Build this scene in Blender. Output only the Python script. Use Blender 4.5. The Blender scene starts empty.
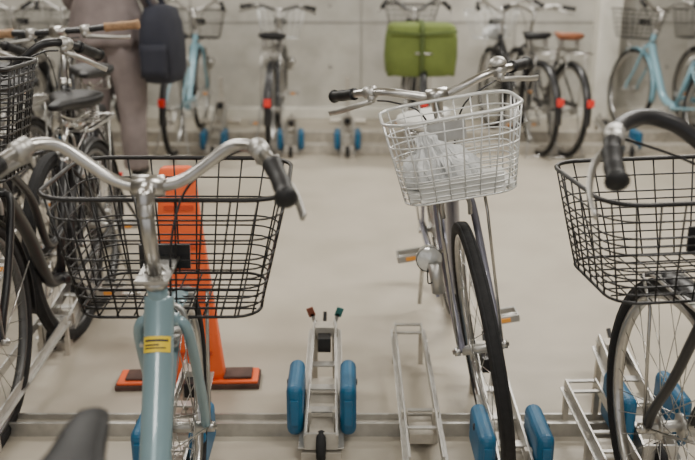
import bpy, math, random
from mathutils import Vector, Matrix
random.seed(4)
rad=math.radians
SC=bpy.context.scene
COL=SC.collection

# ------------------------------------------------------------ materials
def mat(name,col,rough=0.5,metal=0.0,var=0.08,scale=12.0,bump=0.0,coat=0.0,spec=0.5):
    m=bpy.data.materials.new(name); m.use_nodes=True
    nt=m.node_tree; b=nt.nodes['Principled BSDF']
    b.inputs['Roughness'].default_value=rough
    b.inputs['Metallic'].default_value=metal
    b.inputs['Coat Weight'].default_value=coat
    b.inputs['Specular IOR Level'].default_value=spec
    tc=nt.nodes.new('ShaderNodeTexCoord')
    n=nt.nodes.new('ShaderNodeTexNoise'); n.inputs['Scale'].default_value=scale; n.inputs['Detail'].default_value=5
    nt.links.new(tc.outputs['Object'],n.inputs['Vector'])
    r=nt.nodes.new('ShaderNodeValToRGB')
    r.color_ramp.elements[0].position=0.3; r.color_ramp.elements[1].position=0.7
    r.color_ramp.elements[0].color=tuple(max(0,c*(1-var)) for c in col)+(1,)
    r.color_ramp.elements[1].color=tuple(min(1,c*(1+var)) for c in col)+(1,)
    nt.links.new(n.outputs['Fac'],r.inputs['Fac']); nt.links.new(r.outputs['Color'],b.inputs['Base Color'])
    if bump>0:
        bp=nt.nodes.new('ShaderNodeBump'); bp.inputs['Strength'].default_value=bump; bp.inputs['Distance'].default_value=0.02
        nt.links.new(n.outputs['Fac'],bp.inputs['Height']); nt.links.new(bp.outputs['Normal'],b.inputs['Normal'])
    return m

STEEL=mat('brushed_steel',(0.52,0.51,0.49),0.28,1.0,0.1,40)
ALU=mat('dull_aluminium',(0.50,0.49,0.465),0.42,0.85,0.12,30)
DALU=mat('dark_rim_aluminium',(0.13,0.13,0.13),0.42,0.6,0.12,30)
GALV=mat('galvanised_steel',(0.50,0.465,0.405),0.5,0.45,0.18,25)
RUBBER=mat('tire_rubber',(0.016,0.016,0.017),0.75,0,0.2,60,0.1,spec=.3)
BLACK=mat('black_paint',(0.014,0.014,0.016),0.35,0,0.1,20)
BLACKM=mat('black_wire',(0.016,0.015,0.015),0.4,0.3,0.1,20)
VINYL=mat('black_vinyl',(0.014,0.014,0.015),0.5,0,0.15,50,0.05,spec=.35)
WHITEW=mat('silver_white_wire',(0.72,0.73,0.72),0.28,0.5,0.08,20)
WHITEP=mat('white_plastic',(0.74,0.74,0.71),0.4,0,0.05,10)
BAGM=mat('white_plastic_bag',(0.66,0.67,0.67),0.25,0,0.12,22,0.6)
PBLUE=mat('pale_blue_paint',(0.22,0.33,0.37),0.28,0.15,0.06,8,coat=0.5)
SKYB=mat('sky_blue_paint',(0.20,0.38,0.46),0.3,0.1,0.06,8,coat=0.4)
SLATE=mat('slate_grey_paint',(0.20,0.20,0.25),0.3,0.4,0.1,8,coat=0.5)
BROWN=mat('brown_leather',(0.28,0.10,0.045),0.5,0,0.2,20)
CORK=mat('cork_grip',(0.36,0.22,0.12),0.8,0,0.25,90,0.2)
RED=mat('red_reflector',(0.75,0.04,0.03),0.2,0,0.05,20)
AMBER=mat('amber_reflector',(0.85,0.35,0.05),0.2,0,0.05,20)
CLEAR=mat('lamp_lens',(0.75,0.76,0.74),0.12,0.3,0.05,60)
BLUEP=mat('blue_plastic',(0.013,0.11,0.22),0.45,0,0.2,14)
ORANGE=mat('orange_plastic',(0.92,0.14,0.03),0.5,0,0.08,6)
DORANGE=mat('dark_orange_plastic',(0.62,0.075,0.02),0.55,0,0.1,12)
OBASE=mat('barrier_base_rubber',(0.09,0.05,0.04),0.8,0,0.3,20)
GREEN=mat('olive_green_fabric',(0.125,0.165,0.035),0.85,0,0.15,10,0.2)
DGREEN=mat('dark_green_strap',(0.07,0.10,0.025),0.85,0,0.15,10)
MAUVE=mat('mauve_fabric',(0.19,0.157,0.153),0.9,0,0.25,7,0.4)
NAVYF=mat('navy_fabric',(0.018,0.020,0.032),0.85,0,0.2,6,0.3)
YELLOW=mat('yellow_sticker',(0.85,0.62,0.03),0.5,0,0.05,20)
INK=mat('sticker_print',(0.05,0.05,0.05),0.6,0,0.05,20)
TEAL=mat('teal_flap',(0.03,0.16,0.15),0.5,0,0.1,20)
RBROWN=mat('redbrown_flap',(0.22,0.06,0.03),0.5,0,0.1,20)
SKIN=mat('skin',(0.52,0.32,0.23),0.55,0,0.05,10)
HAIR=mat('black_hair',(0.012,0.010,0.009),0.6,0,0.3,60,0.3)
EYE=mat('eye_dark',(0.02,0.015,0.012),0.2,0,0.1,10)
LIP=mat('lips',(0.42,0.17,0.14),0.5,0,0.1,10)

def surface(name,c1,c2,rough,s1,s2,bump,k=.35):
    m=bpy.data.materials.new(name); m.use_nodes=True
    nt=m.node_tree; N=nt.nodes; L=nt.links; b=N['Principled BSDF']; b.inputs['Roughness'].default_value=rough
    tc=N.new('ShaderNodeTexCoord')
    a=N.new('ShaderNodeTexNoise'); a.inputs['Scale'].default_value=s1; a.inputs['Detail'].default_value=8; a.inputs['Roughness'].default_value=0.6
    d=N.new('ShaderNodeTexNoise'); d.inputs['Scale'].default_value=s2; d.inputs['Detail'].default_value=6
    L.new(tc.outputs['Object'],a.inputs['Vector']); L.new(tc.outputs['Object'],d.inputs['Vector'])
    r=N.new('ShaderNodeValToRGB'); r.color_ramp.elements[0].position=0.35; r.color_ramp.elements[1].position=0.65
    r.color_ramp.elements[0].color=c1+(1,); r.color_ramp.elements[1].color=c2+(1,)
    L.new(a.outputs['Fac'],r.inputs['Fac'])
    mx=N.new('ShaderNodeMixRGB'); mx.blend_type='MULTIPLY'; mx.inputs['Fac'].default_value=k
    r2=N.new('ShaderNodeValToRGB'); r2.color_ramp.elements[0].position=0.3; r2.color_ramp.elements[1].position=0.6
    r2.color_ramp.elements[0].color=(0.62,0.60,0.56,1); r2.color_ramp.elements[1].color=(1,1,1,1)
    L.new(d.outputs['Fac'],r2.inputs['Fac']); L.new(r.outputs['Color'],mx.inputs['Color1']); L.new(r2.outputs['Color'],mx.inputs['Color2'])
    L.new(mx.outputs['Color'],b.inputs['Base Color'])
    bp=N.new('ShaderNodeBump'); bp.inputs['Strength'].default_value=bump; bp.inputs['Distance'].default_value=0.01
    L.new(d.outputs['Fac'],bp.inputs['Height']); L.new(bp.outputs['Normal'],b.inputs['Normal'])
    return m
FLOORM=surface('painted_concrete_floor',(0.445,0.402,0.328),(0.50,0.452,0.372),0.45,1.1,4.5,0.05,.25)
WALLM=surface('bare_concrete_wall',(0.41,0.398,0.36),(0.55,0.53,0.475),0.85,1.4,6,0.35,.45)
CEILM=surface('ceiling_paint',(0.7,0.68,0.63),(0.75,0.73,0.68),0.9,1.5,9,0.1)
PILM=surface('pillar_paint',(0.72,0.70,0.63),(0.78,0.76,0.68),0.7,2,9,0.1)
JOINT=surface('formwork_joint',(0.26,0.25,0.23),(0.31,0.30,0.275),0.9,2,9,0.1)

# ------------------------------------------------------------ mesh builder
class MB:
    def __init__(s): s.v=[];s.f=[];s.mi=[];s.sm=[];s.mats=[];s.M=Matrix()
    def m(s,mt):
        if mt not in s.mats: s.mats.append(mt)
        return s.mats.index(mt)
    def add(s,vs,fs,mt,smooth=True):
        o=len(s.v); i=s.m(mt)
        s.v+=[tuple(s.M@Vector(p)) for p in vs]
        for f in fs:
            s.f.append([o+k for k in f]); s.mi.append(i); s.sm.append(smooth)
    def sweep(s,pts,prof,mt,closed=False,ref=None,scales=None,smooth=True,cap=True):
        P=[Vector(p) for p in pts]; n=len(P); k=len(prof)
        T=[]
        for i in range(n):
            if closed: t=P[(i+1)%n]-P[i-1]
            else: t=P[min(i+1,n-1)]-P[max(i-1,0)]
            if t.length<1e-9: t=Vector((0,0,1))
            T.append(t.normalized())
        if ref is None:
            ref=Vector((0,0,1)) if abs(T[0].z)<0.9 else Vector((1,0,0))
        nrm=Vector(ref); vs=[]
        for i in range(n):
            nrm=(nrm-T[i]*nrm.dot(T[i]))
            if nrm.length<1e-6: nrm=T[i].orthogonal()
            nrm.normalize(); b=T[i].cross(nrm)
            sc=scales[i] if scales else 1
            for (a,c) in prof: vs.append(P[i]+nrm*a*sc+b*c*sc)
        fs=[]
        for i in range(n if closed else n-1):
            j=(i+1)%n
            for q in range(k):
                r=(q+1)%k
                fs.append([i*k+q,i*k+r,j*k+r,j*k+q])
        if not closed and cap:
            fs.append(list(range(k))[::-1]); fs.append([(n-1)*k+q for q in range(k)])
        s.add(vs,fs,mt,smooth)
    def tube(s,pts,r,mt,n=8,closed=False,radii=None,ref=None):
        prof=[(math.cos(2*math.pi*i/n)*r,math.sin(2*math.pi*i/n)*r) for i in range(n)]
        s.sweep(pts,prof,mt,closed,ref,[q/r for q in radii] if radii else None)
    def beam(s,p1,p2,w,h,mt,side=(1,0,0)):
        s.sweep([p1,p2],[(-w/2,-h/2),(w/2,-h/2),(w/2,h/2),(-w/2,h/2)],mt,ref=Vector(side),smooth=False)
    def box(s,c,d,mt,R=None):
        x,y,z=d[0]/2,d[1]/2,d[2]/2
        vs=[Vector((a,b,e)) for a in(-x,x) for b in(-y,y) for e in(-z,z)]
        if R: vs=[R@q for q in vs]
        c=Vector(c); vs=[q+c for q in vs]
        s.add(vs,[(0,1,3,2),(4,6,7,5),(0,4,5,1),(2,3,7,6),(0,2,6,4),(1,5,7,3)],mt,False)
    def lathe(s,c,axis,prof,mt,n=24,sy=1):
        ax=Vector(axis).normalized(); u=ax.orthogonal().normalized(); w=ax.cross(u); c=Vector(c)
        vs=[];k=len(prof)
        for i in range(n):
            a=2*math.pi*i/n; d=u*math.cos(a)+w*math.sin(a)
            for (r,h) in prof:
                q=d*r; q.y*=sy
                vs.append(c+q+ax*h)
        fs=[]
        for i in range(n):
            j=(i+1)%n
            for q in range(k-1): fs.append([i*k+q,j*k+q,j*k+q+1,i*k+q+1])
        s.add(vs,fs,mt)
    def rings(s,rs,mt,cap=True):
        k=len(rs[0]); vs=[p for r in rs for p in r]; fs=[]
        for i in range(len(rs)-1):
            for q in range(k):
                r=(q+1)%k; fs.append([i*k+q,i*k+r,(i+1)*k+r,(i+1)*k+q])
        if cap: fs.append(list(range(k))[::-1]); fs.append([(len(rs)-1)*k+q for q in range(k)])
        s.add(vs,fs,mt)
    def obj(s,name,parent=None,bevel=0,segs=2):
        me=bpy.data.meshes.new(name); me.from_pydata(s.v,[],s.f)
        for mt in s.mats: me.materials.append(mt)
        me.polygons.foreach_set('material_index',s.mi); me.polygons.foreach_set('use_smooth',s.sm)
        me.validate(); me.update()
        o=bpy.data.objects.new(name,me); COL.objects.link(o)
        if parent: o.parent=parent
        if bevel:
            b=o.modifiers.new('bevel','BEVEL'); b.width=bevel; b.segments=segs; b.limit_method='ANGLE'; b.angle_limit=rad(40)
        return o
def empty(name,loc,rot=(0,0,0)):
    e=bpy.data.objects.new(name,None); e.location=loc; e.rotation_euler=rot; e.empty_display_size=0.1; COL.objects.link(e); return e
def cr(pts,sub=6):
    P=[Vector(p) for p in pts]; out=[]
    for i in range(len(P)-1):
        a=P[max(i-1,0)];b=P[i];c=P[i+1];d=P[min(i+2,len(P)-1)]
        for k in range(sub):
            t=k/sub
            out.append(0.5*((2*b)+(c-a)*t+(2*a-5*b+4*c-d)*t*t+(3*b-a-3*c+d)*t*t*t))
    out.append(P[-1]); return out
def circ(cy,cz,r,n,x=0): return [(x,cy+r*math.cos(2*math.pi*i/n),cz+r*math.sin(2*math.pi*i/n)) for i in range(n)]

# ------------------------------------------------------------ bicycle parts
def wheel(mb,cy,cz,R,rimm=STEEL,tr=0.018,nsp=32,seg=56):
    X=Vector((1,0,0))
    mb.tube(circ(cy,cz,R-tr,seg),tr,RUBBER,10,True,ref=X)
    for s in (-1,1): mb.tube(circ(cy,cz,R-tr*0.35,seg,s*tr*0.6),tr*0.28,RUBBER,5,True,ref=X)
    mb.sweep(circ(cy,cz,R-0.040,seg),[(-.012,-.007),(.012,-.007),(.011,.006),(.005,.010),(-.005,.010),(-.011,.006)],rimm,True,ref=X)
    mb.tube([(-.05,cy,cz),(.05,cy,cz)],.013,ALU,10)
    mb.tube([(-.075,cy,cz),(.075,cy,cz)],.006,STEEL,8)
    for s in(-1,1): mb.lathe((s*.027,cy,cz),(1,0,0),[(0,-.003),(.028,-.003),(.028,.003),(0,.003)],ALU,16)
    for i in range(nsp):
        s=1 if i%2 else -1
        a=2*math.pi*i/nsp; a0=a+ (0.9 if (i//2)%2 else -0.9)
        mb.tube([(s*.027,cy+.025*math.cos(a0),cz+.025*math.sin(a0)),(0,cy+(R-.045)*math.cos(a),cz+(R-.045)*math.sin(a))],.0012,STEEL,4)
def fender(mb,cy,cz,R,a0,a1,m_,w=.026,n=26):
    pts=[(0,cy+(R+.014)*math.cos(rad(a0+(a1-a0)*i/n)),cz+(R+.014)*math.sin(rad(a0+(a1-a0)*i/n))) for i in range(n+1)]
    prof=[]
    for i in range(7): 
        t=-1+2*i/6; prof.append((t*w,.012*t*t))
    for i in range(7):
        t=1-2*i/6; prof.append((t*w*.93,.012*t*t+.002))
    T=(Vector(pts[1])-Vector(pts[0])).normalized(); b=T.cross(Vector((1,0,0))); out=Vector(pts[0])-Vector((0,cy,cz))
    sg=-1 if b.dot(out)>0 else 1
    mb.sweep(pts,[(a,sg*c) for a,c in prof],m_,ref=Vector((1,0,0)))
def saddle(mb,c,m_,L=1.0,spring=True):
    cx,cy,cz=c
    secs=[(.145,.010,.0,.012),(.135,.020,.004,.022),(.10,.027,.008,.032),(.04,.034,.008,.040),(-.02,.052,.006,.046),(-.07,.082,.010,.052),(-.11,.100,.016,.056),(-.14,.096,.018,.052),(-.158,.070,.012,.038),(-.165,.035,.004,.018)]
    rs=[]
    for y,w,zt,th in secs:
        r=[]
        for i in range(16):
            a=2*math.pi*i/16; ca,sa=math.cos(a),math.sin(a)
            xx=w*math.copysign(abs(ca)**.7,ca); zz=(th*.38 if sa>0 else th*.62)*math.copysign(abs(sa)**.8,sa)
            r.append((cx+xx,cy+y*L,cz+zt+zz-th*.38))
        rs.append(r)
    mb.rings(rs,m_)
    for s in(-1,1):
        mb.tube(cr([(cx+s*.012,cy+.11,cz-.035),(cx+s*.022,cy+.03,cz-.062),(cx+s*.03,cy-.05,cz-.066),(cx+s*.06,cy-.12,cz-.05)]),.004,STEEL,6)
        if spring:
            pts=[(cx+s*.06+.016*math.cos(t*.7),cy-.115+.016*math.sin(t*.7),cz-.095+t*.0011) for t in range(54)]
            mb.tube(pts,.0032,STEEL,5)
            mb.beam((cx+s*.06,cy-.115,cz-.097),(cx,cy-.03,cz-.085),.02,.006,STEEL)
def rrect(w,d,crn,n,cx,cy,z):
    pts=[]; hw,hd=w/2-crn,d/2-crn
    poly=[]
    for (sx,sy,a0) in ((1,1,0),(-1,1,90),(-1,-1,180),(1,-1,270)):
        for k in range(9):
            a=rad(a0+k*90/8); poly.append(Vector((cx+sx*hw+crn*math.cos(a),cy+sy*hd+crn*math.sin(a),z)))
    seg=[(poly[(i+1)%len(poly)]-poly[i]).length for i in range(len(poly))]; tot=sum(seg)
    i=0;acc=0
    for k in range(n):
        t=tot*k/n
        while acc+seg[i]<t: acc+=seg[i]; i+=1
        pts.append(poly[i].lerp(poly[(i+1)%len(poly)],(t-acc)/seg[i]))
    return pts
def basket(mb,cy,z0,h,wt,dt,wb,db,m_,nv=36,levels=6,r=.0018,rim=.0045,cyb=None,dense=0,vstep=1,bottom=10):
    cyb=cy if cyb is None else cyb
    n=nv*2
    def ring(t):
        return rrect(wb+(wt-wb)*t,db+(dt-db)*t,.055+.02*t,n,0,cyb+(cy-cyb)*t,z0+h*t)
    L=[i/levels for i in range(levels+1)]
    if dense: L+= [ (i+.5)/levels for i in range(dense)]
    for t in L:
        mb.tube(ring(t),rim if t==1 else (rim*.7 if t==0 else r),m_,6 if t in(0,1) else 5,True)
    top=ring(1);bot=ring(0);mid=ring(.5)
    for k in range(0,n,2*vstep): mb.tube([bot[k],mid[k],top[k]],r,m_,5)
    hw,hd=wb/2-.01,db/2-.01
    for i in range(1,bottom):
        x=-hw+2*hw*i/bottom; mb.tube([(x,cyb-hd,z0),(x,cyb+hd,z0)],r,m_,4)
    nb=int(bottom*.7)
    for i in range(1,nb):
        y=cyb-hd+2*hd*i/nb; mb.tube([(-hw,y,z0),(hw,y,z0)],r,m_,4)

BARS={
 'city':[(0,0,0),(.03,0,0),(.065,0,.012),(.105,.0,.040),(.145,-.005,.070),(.175,-.018,.078),(.203,-.045,.074),(.226,-.09,.060),(.244,-.15,.040),(.252,-.19,.028)],
 'wide':[(0,0,0),(.03,0,0),(.09,.01,.03),(.15,.02,.075),(.205,.02,.094),(.258,-.01,.092),(.294,-.055,.078),(.312,-.095,.062),(.323,-.135,.045),(.329,-.165,.032)],
 'flat':[(0,0,0),(.03,0,0),(.08,.006,.016),(.13,.0,.030),(.175,-.025,.034),(.218,-.065,.031),(.252,-.11,.026),(.276,-.15,.022)],
 'straight':[(0,0,0),(.04,0,0),(.10,0,.0),(.17,-.004,.004),(.23,-.012,.005),(.29,-.02,.006)]}

def bike(loc,head=0,lean=0,steer=0,name='bicycle',R=.33,frame=BLACK,bar='city',barm=STEEL,grip=VINYL,clampz=.97,bskt=None,
         sad=VINYL,sadz=.84,headz=(.69,.80),fend=STEEL,rack=True,stand='double',bell=False,lamp=True,guard=True,style='step',bskr=None,
         crank=35,sticker=False,tr=.018,lock=True,barr=.0112,ffa=190,rimm=STEEL,bag=False):
    E=empty(name,loc,(0,rad(lean),rad(head)))
    d=Vector((0,-.342,.94)).normalized(); P0=Vector((0,-.055,R))
    def ax(z): return P0+d*((z-R)/d.z)
    SM=Matrix.Translation(P0)@Matrix.Rotation(rad(steer),4,d)@Matrix.Translation(-P0)
    ra=Vector((0,-1.08,R)); bb=Vector((0,-.64,.275))
    w=MB(); w.M=SM; wheel(w,0,R,R,tr=tr,rimm=rimm); w.obj('front_wheel',E)
    w=MB(); wheel(w,ra.y,R,R,tr=tr,rimm=rimm); w.obj('rear_wheel',E)
    # fork
    f=MB(); f.M=SM
    crz=2*R+.035; c=ax(crz)
    for s in(-1,1):
        f.tube(cr([(s*.030,c.y,c.z),(s*.048,c.y+.01,c.z-.03),(s*.052,c.y+.09,R+.17),(s*.052,-.02,R+.05),(s*.05,0,R)]),.011,frame,8,radii=None)
        f.lathe((s*.062,0,R),(1,0,0),[(0,-.008),(.012,-.008),(.012,.008),(0,.008)],STEEL,8)
    f.tube([(-.034,c.y,c.z),(.034,c.y,c.z)],.014,frame,8)
    f.tube([ax(crz-.01),ax(headz[0])],.015,frame,10)
    f.tube(cr([(-.036,c.y+.045,c.z-.05),(-.034,c.y+.05,c.z-.005),(0,c.y+.05,c.z+.012),(.034,c.y+.05,c.z-.005),(.036,c.y+.045,c.z-.05)]),.006,ALU,6)
    f.obj('fork',E)
    # stem + handlebar
    h=MB(); h.M=SM
    top=ax(clampz-.02); cl=Vector((0,top.y+.045,clampz))
    h.tube([ax(headz[1]),ax(headz[1]+.018)],.022,STEEL,14)
    h.tube([ax(headz[1]),top],.0135,STEEL,12)
    h.tube([top-d*.03,top+Vector((0,.01,.012)),cl],.016,STEEL,10)
    h.tube([cl+Vector((-.028,0,0)),cl+Vector((.028,0,0))],.0195,STEEL,14)
    h.lathe(top+Vector((0,0,.018)),(0,0,1),[(.013,-.02),(.013,0),(.008,.006),(0,.006)],STEEL,12)
    R_=[cl+Vector(p) for p in BARS[bar]]; Lf=[cl+Vector((-p[0],p[1],p[2])) for p in BARS[bar]]
    path=cr(Lf[::-1]+R_[1:],5); h.tube(path,barr,barm,12)
    h.obj('handlebar',E)
    g=MB(); g.M=SM
    for S in(R_,Lf):
        e=S[-1]; pth=cr(S[-3:],6)
        ln=len(pth); g.tube(pth,.0165,grip,12,radii=[.0175 if k in(0,ln-1) else .0158+.0008*math.sin(k*1.3) for k in range(ln)])
        g.lathe(e,(e-S[-2]),[(.0185,-.006),(.0195,0),(.012,.006),(0,.007)],grip,12)
        p=S[-4]; t=(S[-3]-S[-4]).normalized(); sx=1 if e.x>0 else -1
        g.tube([p-t*.016,p+t*.016],.0175,ALU,10)
        q=p+Vector((0,.018,-.022))
        g.tube([p,q],.011,ALU,8)
        g.sweep(cr([q,q+t*.04+Vector((sx*.015,.012,-.006)),q+t*.10+Vector((sx*.018,.010,-.016)),q+t*.155+Vector((sx*.008,-.002,-.022))]),[(-.007,-.003),(.007,-.003),(.007,.003),(-.007,.003)],ALU)
        g.tube(cr([q-t*.02,q+Vector((-sx*.05,.07,.0)),cl+Vector((sx*.06,.085,-.02)),cl+Vector((sx*.03,.05,-.10)),ax(headz[1])+Vector((sx*.02,.035,-.02)),c+Vector((sx*.015,.03,.0))]),.0026,BLACK,6)
    if bell:
        p=Lf[4] if bell<0 else R_[4]
        g.lathe(p+Vector((0,0,.014)),(0,0,1),[(.004,-.01),(.004,.0),(.024,.0),(.024,.008),(.018,.018),(.008,.023),(0,.024)],ALU,18)
    g.obj('grips_and_brakes',E)
    # frame
    F=MB()
    F.tube([ax(headz[0]-.006),ax(headz[1]+.006)],.0195,frame,16)
    F.tube([ax(headz[0]-.012),ax(headz[0]+.006)],.0235,STEEL,16); F.tube([ax(headz[1]-.006),ax(headz[1]+.008)],.0225,STEEL,16)
    hb=ax(headz[0]+.02)
    st=Vector((0,-.79,.66)); sp=Vector((0,-.845,sadz-.07))
    if sadz<.79: st=Vector((0,-.775,.60))
    if style=='step':
        F.tube(cr([hb,hb+Vector((0,-.06,-.075)),hb+Vector((0,-.20,-.24)),Vector((0,-.52,.315)),bb],6),.0205,frame,14)
        F.tube(cr([ax(headz[1]-.03),hb+Vector((0,-.09,.0)),hb+Vector((0,-.25,-.13)),Vector((0,-.56,.42)),bb.lerp(st,.42)],6),.013,frame,10)
    elif style=='thick':
        F.tube(cr([hb+Vector((0,.0,.02)),hb+Vector((0,-.05,-.07)),hb+Vector((0,-.16,-.22)),Vector((0,-.48,.33)),bb],6),.0285,frame,16)
    else:
        F.tube([hb,bb],.018,frame,12); F.tube([ax(headz[1]-.02),bb.lerp(st,.95)],.015,frame,12)
    F.tube([bb,st],.0155,frame,12); F.tube([st,sp],.0125,STEEL,12)
    F.tube([st-Vector((0,0,.02)),st+Vector((0,0,.006))],.019,STEEL,12)
    F.tube([bb+Vector((-.036,0,0)),bb+Vector((.036,0,0))],.021,frame,14)
    for s in(-1,1):
        F.tube(cr([bb+Vector((s*.02,-.01,0)),bb+Vector((s*.045,-.12,.01)),ra+Vector((s*.062,.0,0))]),.009,frame,8)
        F.tube(cr([st+Vector((s*.015,0,-.03)),st+Vector((s*.045,-.06,-.10)),ra+Vector((s*.062,0,0))]),.0075,frame,8)
        F.lathe(ra+Vector((s*.07,0,0)),(1,0,0),[(0,-.008),(.011,-.008),(.011,.008),(0,.008)],STEEL,8)
    if sticker:
        pp=cr([hb+Vector((0,.0,.02)),hb+Vector((0,-.05,-.07)),hb+Vector((0,-.16,-.22))],12)
        a=pp[9]; b=pp[13]
        ctr=a.lerp(b,.5); t=(b-a).normalized(); X=Vector((1,0,0)); nn=X.cross(t); 
        if nn.y>0: nn=-nn
        for (r0,l0,l1,w0,w1,mt) in ((.0292,-.5,.5,-58,58,YELLOW),(.0296,-.30,-.16,-46,46,INK),(.0296,.0,.10,-46,10,INK),(.0296,.2,.28,-46,36,INK)):
            L_=.030; vs=[];fs=[]
            for i in range(13):
                an=rad(w0+(w1-w0)*i/12)
                o=(nn*math.cos(an)+X*math.sin(an))*r0
                vs+= [ctr+t*L_*l0+o, ctr+t*L_*l1+o]
            for i in range(12): fs.append([2*i,2*i+1,2*i+3,2*i+2])
            F.add(vs,fs,mt)
    F.obj('frame',E)
    if fend:
        q=MB(); q.M=SM; fender(q,0,R,R,62,ffa,fend)
        for s in(-1,1): q.tube([(s*.055,0,R),(s*.026,-(R+.01)*.93,R+.12)],.0025,STEEL,5)
        q.obj('front_fender',E)
        q=MB(); fender(q,ra.y,R,R,15,190,fend)
        for s in(-1,1): q.tube([(s*.06,ra.y,R),(s*.026,ra.y-(R+.012)*.97,R+.08)],.0025,STEEL,5)
        q.box((0,ra.y-(R+.03),R+.10),(.045,.02,.05),RED)
        q.obj('rear_fender',E,.004)
    # crank
    k=MB()
    ca=rad(crank)
    for s in(-1,1):
        dv=Vector((0,math.cos(ca),math.sin(ca)))*s
        a=bb+Vector((s*.062,0,0)); b=a+dv*.165+Vector((s*.008,0,0))
        k.beam(a,b,.013,.024,ALU)
        k.lathe(a,(1,0,0),[(0,-.010),(.018,-.010),(.018,.010),(0,.010)],ALU,12)
        p=b+Vector((s*.06,0,0))
        k.tube([b,p+Vector((s*.045,0,0))],.006,STEEL,8)
        for yy in(-.034,.034): k.box(p+Vector((0,yy,0)),(.092,.010,.024),ALU)
        for xx in(-.044,.044): k.box(p+Vector((xx,0,0)),(.007,.07,.022),ALU)
        for yy in(-.041,.041): k.box(p+Vector((0,yy,0)),(.035,.005,.014),AMBER)
    x=.05
    k.tube(circ(bb.y,bb.z,.072,28,x),.004,STEEL,5,True)
    for i in range(5):
        a=2*math.pi*i/5; k.tube([(x,bb.y,bb.z),(x,bb.y+.07*math.cos(a),bb.z+.07*math.sin(a))],.005,STEEL,5)
    for zz in(-1,1): k.tube([(x,bb.y,bb.z+zz*.072),(x,ra.y,ra.z+zz*.03)],.0035,BLACK,5)
    k.lathe((x,ra.y,ra.z),(1,0,0),[(.01,-.003),(.032,-.003),(.032,.003),(.01,.003)],STEEL,16)
    if guard:
        up=[];lo=[]
        for i in range(12):
            t=i/11; y=bb.y+.09+(ra.y-.0-bb.y-.09)*t; z=bb.z+(ra.z-bb.z)*t
            r0=(.092-.045*t)*(math.sin(min(1,(t+.0)*5)*math.pi/2)**.5 if t<.2 else 1)
            up.append((y,z+r0)); lo.append((y,z+r0-.035*min(1,t*8)))
        prof=up+lo[::-1]; n=len(prof)
        vs=[(x+.010,y,z) for y,z in prof]+[(x+.022,y,z) for y,z in prof]
        fs=[[i,i+1,n-2-i,n-1-i] for i in range(11)]+[[n+n-1-i,n+n-2-i,n+i+1,n+i] for i in range(11)]+[[i,n+i,n+(i+1)%n,(i+1)%n] for i in range(n)]
        k.add(vs,fs,frame if guard is True else guard,False)
    k.obj('crankset',E,.002)
    if sad:
        s_=MB(); saddle(s_,(0,-.875,sadz),sad); s_.tube([sp-Vector((0,0,.02)),sp+Vector((0,-.0,.012))],.02,STEEL,10); s_.obj('saddle',E)
    if rack:
        c_=MB(); z=2*R+.075; y0,y1=-.90,-1.27
        c_.tube(rrect(.13,abs(y1-y0),.03,36,0,(y0+y1)/2,z),.005,STEEL,7,True)
        for xx in(-.035,0,.035): c_.tube([(xx,y0+.0,z),(xx,y1,z)],.0035,STEEL,6)
        for s in(-1,1):
            c_.tube([(s*.07,ra.y,R),(s*.065,ra.y-.07,z)],.004,STEEL,6)
            c_.tube([(s*.02,st.y-.0,st.z-.02),(s*.05,y0,z)],.004,STEEL,6)
        c_.obj('rear_carrier',E)
    s_=MB()
    if stand=='double':
        for s in(-1,1):
            s_.tube(cr([(s*.075,ra.y,R-.01),(s*.085,ra.y-.03,.2),(s*.12,ra.y-.075,.012)]),.007,STEEL,8)
        s_.tube([(-.135,ra.y-.078,.010),(.135,ra.y-.078,.010)],.008,STEEL,8)
    elif stand=='left':
        s_.tube([(.07,ra.y+.06,R-.05),(.12,ra.y+.02,.05)],.008,STEEL,8)
    else:
        s_.tube([(-.07,ra.y+.06,R-.05),(-.2,ra.y+.02,.012)],.008,BLACK,8)
    s_.obj('kickstand',E)
    if lock:
        l_=MB(); cy=-.80
        pts=[(.065*math.cos(rad(a)),cy-.02*math.sin(rad(a)),R+.29+.055*math.sin(rad(a))) for a in range(-30,211,12)]
        l_.tube(pts,.010,ALU,8); l_.obj('ring_lock',E)
    if lamp:
        l_=MB(); l_.M=SM
        yy=c.y+.10; zz=crz-.13; p=Vector((.095,yy,zz))
        l_.tube([Vector((.05,yy-.03,zz)),p],.006,STEEL,6)
        l_.lathe(p,(0,1,0),[(0,-.05),(.018,-.045),(.03,-.01),(.036,.02),(.036,.028)],ALU,18)
        l_.lathe(p,(0,1,0),[(.034,.026),(.02,.034),(0,.036)],CLEAR,18)
        l_.tube([Vector((.085,-.04,R+.16)),Vector((.085,-.04,R+.24))],.018,ALU,12)
        l_.tube(cr([(.085,-.04,R+.2),(.11,-.03,zz-.05),p]),.002,BLACK,5)
        l_.obj('headlamp',E)
    if bskt:
        k=MB(); k.M=SM; b=dict(bskt); plate=b.pop('plate',None)
        basket(k,**b)
        z0=b['z0']; cyb=b.get('cyb',b['cy'])
        for s in(-1,1):
            k.tube([(s*.058,0,R),(s*.06,.02,z0-.06),(s*.06,cyb+.02,z0)],.004,STEEL,6)
        k.beam((0,cl.y-.03,z0+.13),(0,cyb-b['db']/2-.005,z0+.13),.06,.006,STEEL)
        k.box((0,cyb-b['db']/2,z0+.13),(.10,.006,.05),STEEL if plate else BLACK)
        k.box((0,(c.y+cyb)/2,z0-.008),(.07,abs(c.y-cyb)+.10,.006),STEEL)
        if plate:
            k.box((0,cyb,z0+.012),(b['wb']-.02,b['db']-.02,.010),plate)
            k.box((.0,cyb+b['db']/2-.0,z0+.028),(b['wb']-.07,.006,.045),plate)
        k.obj('front_basket',E)
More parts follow.
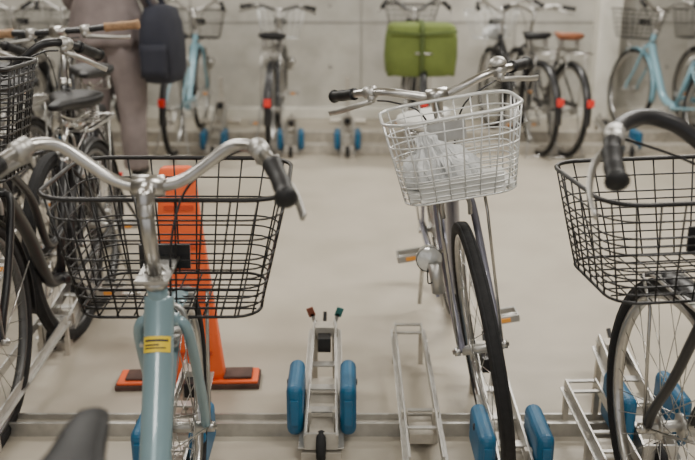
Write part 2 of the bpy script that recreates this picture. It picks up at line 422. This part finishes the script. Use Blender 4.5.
        if bag:
            # crumpled plastic bag lying on the basket floor
            k=MB(); k.M=SM; rs=[]; random.seed(11)
            NQ=64
            jag=[random.uniform(-.16,.16) for _ in range(NQ)]
            for i,(z,w_,d_) in enumerate(((.018,.075,.045),(.028,.092,.060),(.05,.090,.062),(.075,.080,.056),(.095,.062,.046),(.110,.042,.034),(.122,.022,.018),(.135,.026,.020),(.145,.010,.008))):
                rs.append([(.02+.006*i+w_*(1+jag[q]*(.6+.4*math.sin(i*2.1+q))+.10*math.sin(5*2*math.pi*q/NQ+i))*math.cos(2*math.pi*q/NQ),
                            cyb+d_*(1+jag[(q*3+i)%NQ]+.08*math.sin(4*2*math.pi*q/NQ-i))*math.sin(2*math.pi*q/NQ),
                            z0+z+.012*jag[(q*5+i*7)%NQ]/.16*(i>0)) for q in range(NQ)])
            k.rings(rs,BAGM); o=k.obj('plastic_bag',E)
            for pl in o.data.polygons: pl.use_smooth=False
    return E

# ------------------------------------------------------------ room
def slab(name,c,d,m_):
    b=MB(); b.box((0,0,0),d,m_); o=b.obj(name); o.location=c; return o
slab('floor',(0,2,-.05),(13,12,.1),FLOORM)
W=MB(); W.box((0,7.65,1.4),(13,.2,2.8),WALLM); W.obj('wall_back')
slab('wall_left',(-6.4,2,1.4),(.2,12,2.8),WALLM)
slab('wall_right',(6.4,2,1.4),(.2,12,2.8),WALLM)
slab('ceiling',(0,2,2.85),(13,12,.1),CEILM)
p=MB(); p.box((0,0,0),(.19,.20,2.8),PILM); o=p.obj('pillar',None,.012); o.location=(2.22,7.45,1.4)
p=MB()
p.box((0,7.548,.83),(12.6,.008,.014),JOINT)
for x in (-3.2,-1.35,.12,1.45,3.4): p.box((x,7.547,1.4),(.010,.010,2.8),JOINT)
for x in (-2.6,-.75,-.15,.45,1.2,1.8,2.8):
    for z in(.45,.97): p.lathe((x,7.55,z),(0,1,0),[(0,-.004),(.014,-.004),(.016,.002)],JOINT,14)
p.obj('trim_1')
p=MB(); p.box((0,7.50,.05),(12.6,.10,.10),PILM); p.obj('baseboard_back',None,.01)

EM=bpy.data.materials.new('lamp_tube'); EM.use_nodes=True
bs=EM.node_tree.nodes['Principled BSDF']; bs.inputs['Emission Color'].default_value=(1,.97,.91,1); bs.inputs['Emission Strength'].default_value=4
def lamp_(x,y,power):
    E=empty('ceiling_lamp',(x,y,2.72))
    m=MB(); m.box((0,0,.05),(1.3,.16,.05),WHITEP); m.tube([(-.6,0,.0),(.6,0,.0)],.016,EM,10); m.obj('housing',E,.005)
    L=bpy.data.lights.new('tube_light','AREA'); L.shape='RECTANGLE'; L.size=1.3; L.size_y=.25; L.energy=power*1.25; L.color=(1,.96,.89)
    o=bpy.data.objects.new('tube_light',L); o.location=(0,0,-.03); COL.objects.link(o); o.parent=E
for x,y,pw in ((-1.8,1.3,20),(1.2,1.0,36),(-1.6,3.8,42),(1.6,3.8,54),(-2.2,6.2,38),(1.2,6.2,52),(-.2,-.8,22)):
    lamp_(x,y,pw)
wd=bpy.data.worlds.new('world'); SC.world=wd; wd.use_nodes=True
wd.node_tree.nodes['Background'].inputs['Color'].default_value=(.98,.97,.98,1); wd.node_tree.nodes['Background'].inputs['Strength'].default_value=.75

# ------------------------------------------------------------ racks
def rack(x,y,arm=.20,length=.48,z0=.06,name='bicycle_rack',rot=0,blue=True,flaps=True,bh=.155,post=False):
    E=empty(name,(x,y,0),(0,0,rad(rot)))
    m=MB()
    a=Vector((0,0,z0)); b=Vector((0,length,arm))
    for s in(-1,1):
        sx=Vector((s*.044,0,0)); tx=Vector((s*.032,0,0))
        m.beam(a+sx,b+tx,.007,.050,ALU)
        m.beam(a+sx+Vector((s*.009,0,-.022)),b+tx+Vector((s*.009,0,-.022)),.020,.005,ALU)
        m.beam(Vector((s*.040,.10,0)),Vector((s*.040,.10,z0+.04)),.02,.02,GALV)
        m.beam(Vector((s*.034,length-.03,0)),Vector((s*.031,length-.03,arm)),.018,.018,GALV)
    for t in(.04,.24,.42,.62,.98):
        c=a.lerp(b,t); m.beam(c+Vector((-.038,0,0)),c+Vector((.038,0,0)),.03,.006,ALU,side=(0,1,0))
    m.beam(a+Vector((0,.02,-.022)),a.lerp(b,.55)+Vector((0,0,-.022)),.070,.004,GALV)
    m.box((0,.02,.014),(.11,.05,.028),GALV)
    m.box((0,.0,.062),(.090,.008,.05),ALU)
    m.beam((0,.03,.006),(0,length,.006),.05,.012,GALV)
    m.box((0,length-.05,arm+.004),(.058,.05,.030),GALV); m.box((0,length-.09,arm-.022),(.040,.06,.045),BLACK)
    m.beam((0,length-.03,arm+.01),(0,length+.01,arm+.035),.012,.010,BLACK)
    if post:
        m.beam((0,length,0),(0,length,.48),.03,.03,GALV); m.beam((-.14,length,.14),(.14,length,.14),.03,.03,GALV)
    m.obj('channel',E,.001)
    w=MB(); w.tube(circ(.0,.045,.032,20),.013,RUBBER,8,True,ref=Vector((1,0,0))); w.tube([(-.014,0,.045),(.014,0,.045)],.02,BLACK,12); w.obj('roller',E)
    if blue:
        w=MB()
        for s in(-1,1):
            w.box((s*.074,.14,.045+bh/2),(.046,.19,bh),BLUEP)
        w.obj('housing',E,.022,4)
        w=MB()
        for s in(-1,1):
            w.box((s*.074,.043,.045+bh*.5),(.022,.006,bh*.5),BLUEP); w.tube([(s*.074,.14,.045+bh*.8),(s*.100,.14,.045+bh*.8)],.01,BLACK,8)
        w.obj('housing_ribs',E,.002)
    if flaps:
        w=MB()
        for s,mt in((-1,RBROWN),(1,TEAL)):
            w.beam((s*.030,length,arm),(s*.042,length,arm+.035),.006,.012,ALU,side=(0,1,0))
            w.box((s*.045,length,arm+.04),(.022,.006,.030),mt,Matrix.Rotation(rad(s*20),3,'Y'))
        w.obj('flaps',E)
    return E
def low_rack(x,y,length=.62,z=.10,w=.088,name='bicycle_rack',rot=0):
    E=empty(name,(x,y,0),(0,0,rad(rot)))
    m=MB()
    for s in(-1,1):
        m.beam((s*w/2,-.12,z*.75),(s*w/2,length,z+.03),.006,.03,ALU)
        m.beam((s*(w/2+.008),-.12,z*.75-.014),(s*(w/2+.008),length,z+.016),.016,.004,ALU)
        m.beam((s*w/2,.1,0),(s*w/2,.1,z),.018,.018,GALV); m.beam((s*w/2,length-.02,0),(s*w/2,length-.02,z+.02),.016,.016,GALV)
    for yy,zz in((length,z+.035),(length-.045,z+.025),(.12,z-.01),(.04,z-.02)):
        m.beam((-w/2,yy,zz),(w/2,yy,zz),.014,.006,ALU,side=(0,1,0))
    m.box((0,.08,.05),(w-.02,.10,.03),GALV)
    m.obj('channel',E,.001); return E

rack(-.072,2.04)
low_rack(.205,2.04)
rack(.43,1.84,arm=.16,length=.62,flaps=False,bh=.12)
rack(-.46,1.86,arm=.13,length=.50,flaps=False,bh=.12)
rack(.83,1.98,arm=.16,length=.5,flaps=False,bh=.15)
low_rack(.70,1.92,rot=3,length=.33)
low_rack(-1.02,1.98,rot=0,length=.75)
rack(-1.04,2.75,arm=.14,length=.4,blue=False,flaps=False)
def rail(y,x0,x1,h=.024,name='rack_floor_rail'):
    m=MB()
    m.box(((x0+x1)/2,y,h/2),(x1-x0,.065,h),GALV)
    m.box(((x0+x1)/2,y-.028,h/2+.009),(x1-x0,.010,h+.018),ALU)
    m.box(((x0+x1)/2,y+.028,h/2+.008),(x1-x0,.008,h+.016),ALU)
    m.obj(name)
rail(2.20,-2.6,2.6)
m=MB(); m.box((.1,6.05,.035),(6.6,.09,.07),GALV); m.box((.1,6.38,.05),(6.6,.05,.10),GALV); m.obj('rack_floor_rail',None,.004)
for x,a,r,po,bl in ((-.95,.30,2,True,True),(-.40,.16,3,False,True),(.0,.18,0,True,True),(.76,.16,0,False,False),(2.0,.16,3,False,True),(2.70,.2,0,False,True),(-2.1,.16,0,False,True)):
    rack(x,5.88,arm=a,length=.7,rot=r,flaps=False,bh=.13,post=po,blue=bl)

# ------------------------------------------------------------ orange safety barrier panel
E=empty('orange_safety_barrier',(-.515,2.50,0),(0,0,rad(2)))
m=MB(); rs=[]
for z,hw,hd,cx in ((.02,.110,.036,.01),(.05,.106,.034,.01),(.30,.086,.028,.005),(.55,.066,.024,0),(.69,.055,.022,0),(.715,.050,.019,0),(.722,.040,.012,0)):
    rs.append([(cx+hw*math.copysign(abs(math.cos(a))**.3,math.cos(a)),hd*math.copysign(abs(math.sin(a))**.3,math.sin(a)),z) for a in [2*math.pi*q/48 for q in range(48)]])
m.rings(rs,ORANGE)
for z,hw,y in((.12,.078,-.034),(.30,.066,-.030),(.48,.052,-.028),(.60,.044,-.026)):
    m.box((.004,y,z),(hw*2,.008,.012),DORANGE)
m.obj('panel',E)
m=MB(); m.box((0,0,.022),(.45,.10,.010),ORANGE); m.obj('base_plate',E,.004)
m=MB(); m.box((0,0,.009),(.46,.11,.018),OBASE); m.box((.16,0,.032),(.09,.07,.010),OBASE); m.box((-.17,0,.031),(.06,.07,.008),OBASE); m.obj('base_rubber',E,.003)

# ------------------------------------------------------------ bicycles
bike((-.372,1.70,0),head=3.8,steer=-2,R=.305,frame=PBLUE,bar='city',clampz=.925,headz=(.655,.735),sadz=.76,style='thick',sticker=True,lamp=False,
     bskt=dict(cy=.04,cyb=.02,z0=.62,h=.255,wt=.485,dt=.37,wb=.37,db=.26,m_=BLACKM,nv=30,levels=6,dense=3,r=.0021,rim=.005),fend=PBLUE)
bike((.410,2.05,0),head=180,lean=10,steer=1,R=.34,frame=SLATE,bar='flat',clampz=.982,headz=(.72,.82),sadz=.80,bell=-1,sad=WHITEP,stand='left',bag=True,
     bskt=dict(cy=.0,cyb=-.02,z0=.775,h=.21,wt=.33,dt=.27,wb=.275,db=.19,m_=WHITEW,nv=24,levels=7,dense=3,r=.0021,rim=.0045,plate=WHITEP),fend=None,crank=152)
bike((.712,1.66,0),head=2,steer=3,R=.33,frame=BLACK,bar='wide',barm=BLACK,barr=.014,clampz=.965,headz=(.70,.80),sadz=.8,lamp=False,
     bskt=dict(cy=.07,cyb=.05,z0=.665,h=.21,wt=.445,dt=.38,wb=.37,db=.28,m_=BLACKM,nv=32,levels=6,dense=4,r=.0020,rim=.005),fend=BLACK)
bike((-.985,2.10,0),head=180,steer=0,lean=0,R=.33,frame=BLACK,bar='city',barm=BLACK,clampz=1.02,headz=(.72,.84),sadz=.85,rimm=DALU,
     bskt=dict(cy=.02,z0=.80,h=.27,wt=.40,dt=.30,wb=.31,db=.22,m_=BLACKM,nv=40,levels=12,r=.0026,rim=.005),fend=BLACK)
bike((-1.00,2.90,0),head=189,steer=-11,R=.34,frame=BLACK,bar='straight',barm=BLACK,grip=CORK,clampz=1.07,headz=(.74,.88),sadz=.86,style='diamond',
     fend=None,rack=False,stand='single',lamp=False,guard=False,lock=False,tr=.022,rimm=DALU)
bike((-1.38,2.60,0),head=181,R=.33,frame=BLACK,bar='city',barm=BLACK,clampz=.98,fend=BLACK,rimm=DALU,
     bskt=dict(cy=.02,z0=.74,h=.22,wt=.38,dt=.30,wb=.30,db=.22,m_=BLACKM,nv=30,levels=7))
bike((-1.66,3.10,0),head=180,R=.33,frame=BLACK,bar='city',barm=BLACK,clampz=1.0,fend=BLACK,rimm=DALU,
     bskt=dict(cy=.02,z0=.76,h=.22,wt=.38,dt=.30,wb=.30,db=.22,m_=BLACKM,nv=30,levels=7))
def far(x,**k):
    y=k.pop('y',7.05)
    return bike((x,y,0),**k)
GB=dict(cy=.04,z0=.74,h=.22,wt=.38,dt=.28,wb=.30,db=.2,m_=WHITEW,nv=22,levels=6)
BBk=dict(GB,m_=BLACKM)
far(-.57,lean=2,head=1,frame=BLACK,bar='flat',bskt=GB,fend=BLACK,barm=DALU)
far(.50,lean=1,frame=BLACK,bar='city',bskt=dict(BBk,wt=.44,h=.26),fend=BLACK,barm=DALU)
far(1.20,lean=-2,head=9,frame=BLACK,bskt=dict(GB,wt=.42),fend=BLACK,bag=True)
far(1.36,lean=2,head=9,frame=BLACK,bar='flat',sad=BROWN,fend=BLACK,y=7.0)
far(2.30,lean=4,head=13,frame=SKYB,sad=VINYL,fend=SKYB,bskt=dict(BBk,wt=.42),y=7.0,style='thick')
far(2.85,lean=0,head=5,frame=BLACK,bskt=BBk,fend=BLACK)
far(-1.84,frame=BLACK,bskt=BBk,fend=BLACK)
far(-1.22,lean=2,frame=SKYB,bskt=BBk,fend=BLACK,head=-1)
far(-2.20,frame=BLACK,bskt=BBk,fend=BLACK)
far(-2.60,frame=BLACK,bskt=BBk,fend=BLACK)

# ------------------------------------------------------------ green pannier cover over rear carrier
E=empty('bicycle_pannier_cover',(.50,5.95,0))
m=MB(); rs=[]
for z,hw,hd in((.590,.225,.150),(.595,.235,.155),(.70,.246,.158),(.82,.242,.152),(.905,.228,.142),(.925,.20,.12),(.93,.05,.04)):
    r=[]
    for k in range(48):
        a=2*math.pi*k/48; ca,sa=math.cos(a),math.sin(a); q=1+.018*math.sin(9*a+z*11)
        r.append((hw*q*math.copysign(abs(ca)**.3,ca),hd*q*math.copysign(abs(sa)**.3,sa),z-.012*abs(math.sin(3*a))*(z<.60)))
    rs.append(r)
m.rings(rs,GREEN); m.obj('fabric_cover',E)
m=MB()
m.sweep([(0,-.172,.50),(0,-.174,.75),(0,-.165,.87),(0,-.15,.925),(0,0,.945),(0,.14,.93)],[(-.014,-.003),(.014,-.003),(.014,.003),(-.014,.003)],DGREEN,ref=Vector((1,0,0)))
m.sweep([(-.235,-.172,.88),(0,-.176,.86),(.235,-.172,.88)],[(-.006,-.003),(.006,-.003),(.006,.003),(-.006,.003)],DGREEN)
m.obj('strap',E)

# ------------------------------------------------------------ person standing among the far bikes, jacket, loose trousers, dark shoulder bag
def skin(name,chains,mt,parent,sub=2,root=0):
    vs=[];es=[];rr=[]
    idx={}
    for ch in chains:
        prev=None
        for (p,r) in ch:
            key=tuple(round(c,4) for c in p)
            if key not in idx: idx[key]=len(vs); vs.append(p); rr.append(r)
            i=idx[key]
            if prev is not None and prev!=i: es.append((prev,i))
            prev=i
    me=bpy.data.meshes.new(name); me.from_pydata(vs,es,[]); me.materials.append(mt)
    o=bpy.data.objects.new(name,me); COL.objects.link(o); o.parent=parent
    sk=o.modifiers.new('skin','SKIN'); sk.use_smooth_shade=True
    for i,sv in enumerate(me.skin_vertices[0].data):
        rv=rr[i]; sv.radius=(rv,rv) if not isinstance(rv,tuple) else rv
        sv.use_root=(i==root)
    s=o.modifiers.new('sub','SUBSURF'); s.levels=sub; s.render_levels=sub
    return o
def person(loc,rot):
    E=empty('person',loc,(0,0,rad(rot)))
    m=MB()
    for s in(-1,1):
        rs=[]
        for i,(z,cx,cy,hw,hd) in enumerate(((.075,.128,-.02,.066,.080),(.10,.127,-.02,.074,.090),(.25,.124,-.015,.076,.090),(.40,.120,.0,.080,.096),(.48,.118,.01,.090,.108),(.62,.112,.008,.102,.118),(.75,.100,.0,.112,.130),(.86,.085,-.01,.120,.142),(.95,.075,-.01,.112,.138),(1.02,.070,0,.100,.120))):
            r=[]
            for k in range(40):
                a=2*math.pi*k/40
                q=1+.035*math.sin(5*a+z*9*s)+.03*math.sin(9*a-z*22)
                r.append((s*cx+hw*q*math.cos(a),cy+hd*q*math.sin(a),z))
            rs.append(r)
        m.rings(rs,MAUVE)
    m.obj('trousers',E)
    for s in(-1,1):
        y=-.01
        skin('shoe',[[((s*.128,y-.05,.050),.042),((s*.13,y+.05,.046),.045),((s*.135,y+.15,.036),.034)]],VINYL,E)
    ch=[[((0,0,.98),(.15,.12)),((0,0,1.12),(.145,.11)),((0,.0,1.28),(.165,.12)),((0,0,1.40),(.10,.085)),((0,.01,1.46),.06)]]
    for s in(-1,1):
        ch.append([((0,0,1.40),(.10,.085)),((s*.17,0,1.385),.070),((s*.225,-.01,1.20),.055),((s*.25,.06,1.08),.050),((s*.235,.22,1.02),.040)])
    skin('jacket',ch,MAUVE,E)
    m=MB(); rs=[]
    for i,(z,hw,hd,cx) in enumerate(((.84,.234,.178,0),(.88,.232,.174,0),(.95,.226,.162,0),(1.05,.208,.145,0),(1.12,.185,.135,0),(1.2,.15,.12,0))):
        r=[]
        for k in range(72):
            a=2*math.pi*k/72; f=.05*(1-i/5.5)
            q=1+f*(math.sin(6*a+.6)+.5*math.sin(11*a+z*3))
            r.append((cx+hw*q*math.cos(a),hd*q*math.sin(a),z))
        rs.append(r)
    m.rings(rs,MAUVE,cap=False); o=m.obj('jacket_hem',E); sd=o.modifiers.new('sol','SOLIDIFY'); sd.thickness=.008
    skin('neck',[[((0,.005,1.42),.052),((0,.012,1.53),.048)]],SKIN,E)
    m=MB(); rs=[]
    for z,w,d,cy in((-.115,.02,.02,.05),(-.108,.042,.05,.035),(-.08,.058,.075,.018),(-.04,.068,.088,.008),(0,.074,.094,.002),(.04,.076,.096,-.002),(.075,.068,.086,-.006),(.10,.048,.062,-.008),(.115,.015,.02,-.008)):
        rs.append([(w*math.cos(2*math.pi*k/24),cy+d*math.sin(2*math.pi*k/24),1.62+z) for k in range(24)])
    m.rings(rs,SKIN)
    m.rings([[(.004*math.cos(a*1.0472)*q,.09+.01*q+.004*math.sin(a*1.0472),1.635-.018*q) for a in range(6)] for q in(.5,1.4,2.3)],SKIN)
    for s in(-1,1):
        m.lathe((s*.030,.088,1.632),(0,1,0),[(.0,.006),(.008,.004),(.011,-.004)],EYE,12)
        m.lathe((s*.076,-.005,1.615),(1,0,0),[(0,-.008),(.022,-.006),(.027,.002),(.018,.006),(0,.004)],SKIN,14)
    m.tube([(-.022,.092,1.565),(0,.098,1.567),(.022,.092,1.565)],.005,LIP,8)
    m.obj('head',E)
    m=MB(); rs=[]
    for z,w,d,cy in((-.10,.055,.04,-.055),(-.05,.076,.062,-.045),(0,.083,.078,-.03),(.05,.086,.092,-.015),(.09,.076,.088,-.008),(.118,.050,.058,-.008),(.13,.012,.016,-.008)):
        rs.append([(w*math.cos(2*math.pi*k/28),cy+d*math.sin(2*math.pi*k/28),1.625+z) for k in range(28)])
    m.rings(rs,HAIR); m.obj('hair',E)
    for s in(-1,1):
        b=Vector((s*.234,.235,1.015)); dn=Vector((0,.93,-.36)).normalized(); sd_=Vector((0,.36,.93)); inn=Vector((-s,0,0))
        skin('palm',[[(tuple(b),.024),(tuple(b+dn*.05),(.018,.034)),(tuple(b+dn*.085),(.014,.034))]],SKIN,E,1)
        for i,L in enumerate((.068,.078,.072,.056)):
            p=b+dn*.085+sd_*(.027-.018*i)
            skin('finger_%d'%(i+1),[[(tuple(p-dn*.01),.009),(tuple(p+dn*L*.45+inn*.004),.009),(tuple(p+dn*L*.75+inn*.014),.008),(tuple(p+dn*L*.95+inn*.028),.007)]],SKIN,E,1)
        p=b+dn*.025+sd_*.026
        skin('thumb',[[(tuple(p),.011),(tuple(p+dn*.03+sd_*.022+inn*.008),.010),(tuple(p+dn*.058+sd_*.026+inn*.016),.008)]],SKIN,E,1)
    return E
P=person((-1.46,5.30,0),-6)
m=MB(); rs=[]
for z,hw,hd in((.62,.06,.08),(.635,.10,.14),(.70,.115,.17),(.85,.118,.175),(.98,.105,.16),(1.06,.08,.13),(1.08,.03,.05)):
    rs.append([((hw*(1+.03*math.sin(5*a_+z*9)))*math.copysign(abs(math.cos(a_))**.6,math.cos(a_)),hd*math.copysign(abs(math.sin(a_))**.6,math.sin(a_)),z) for a_ in [2*math.pi*k/40 for k in range(40)]])
m.M=Matrix.Translation((.36,-.06,0)); m.rings(rs,NAVYF)
m.rings([[(x*.080,-.19+y_,z) for (x,y_) in [(math.copysign(abs(math.cos(2*math.pi*k/20))**.6,math.cos(2*math.pi*k/20)),.03*math.sin(2*math.pi*k/20)) for k in range(20)]] for z in(.67,.72,.82,.86)],NAVYF)
m.M=Matrix()
m.sweep(cr([(.34,.08,1.04),(.26,.07,1.25),(.15,.04,1.455),(.13,-.03,1.455),(.24,-.12,1.25),(.34,-.14,1.04)]),[(-.018,-.003),(.018,-.003),(.018,.003),(-.018,.003)],NAVYF)
m.obj('shoulder_bag',P)

# ------------------------------------------------------------ camera
cam=bpy.data.cameras.new('camera'); co=bpy.data.objects.new('camera',cam); COL.objects.link(co)
cam.sensor_width=36; cam.lens=850/695*36; co.location=(0,0,1.30); co.rotation_euler=(rad(90-17.3),0,0)
cam.dof.use_dof=True; cam.dof.focus_distance=2.05; cam.dof.aperture_fstop=2.8
cam.clip_start=.05
SC.camera=co
SC.view_settings.look='None'
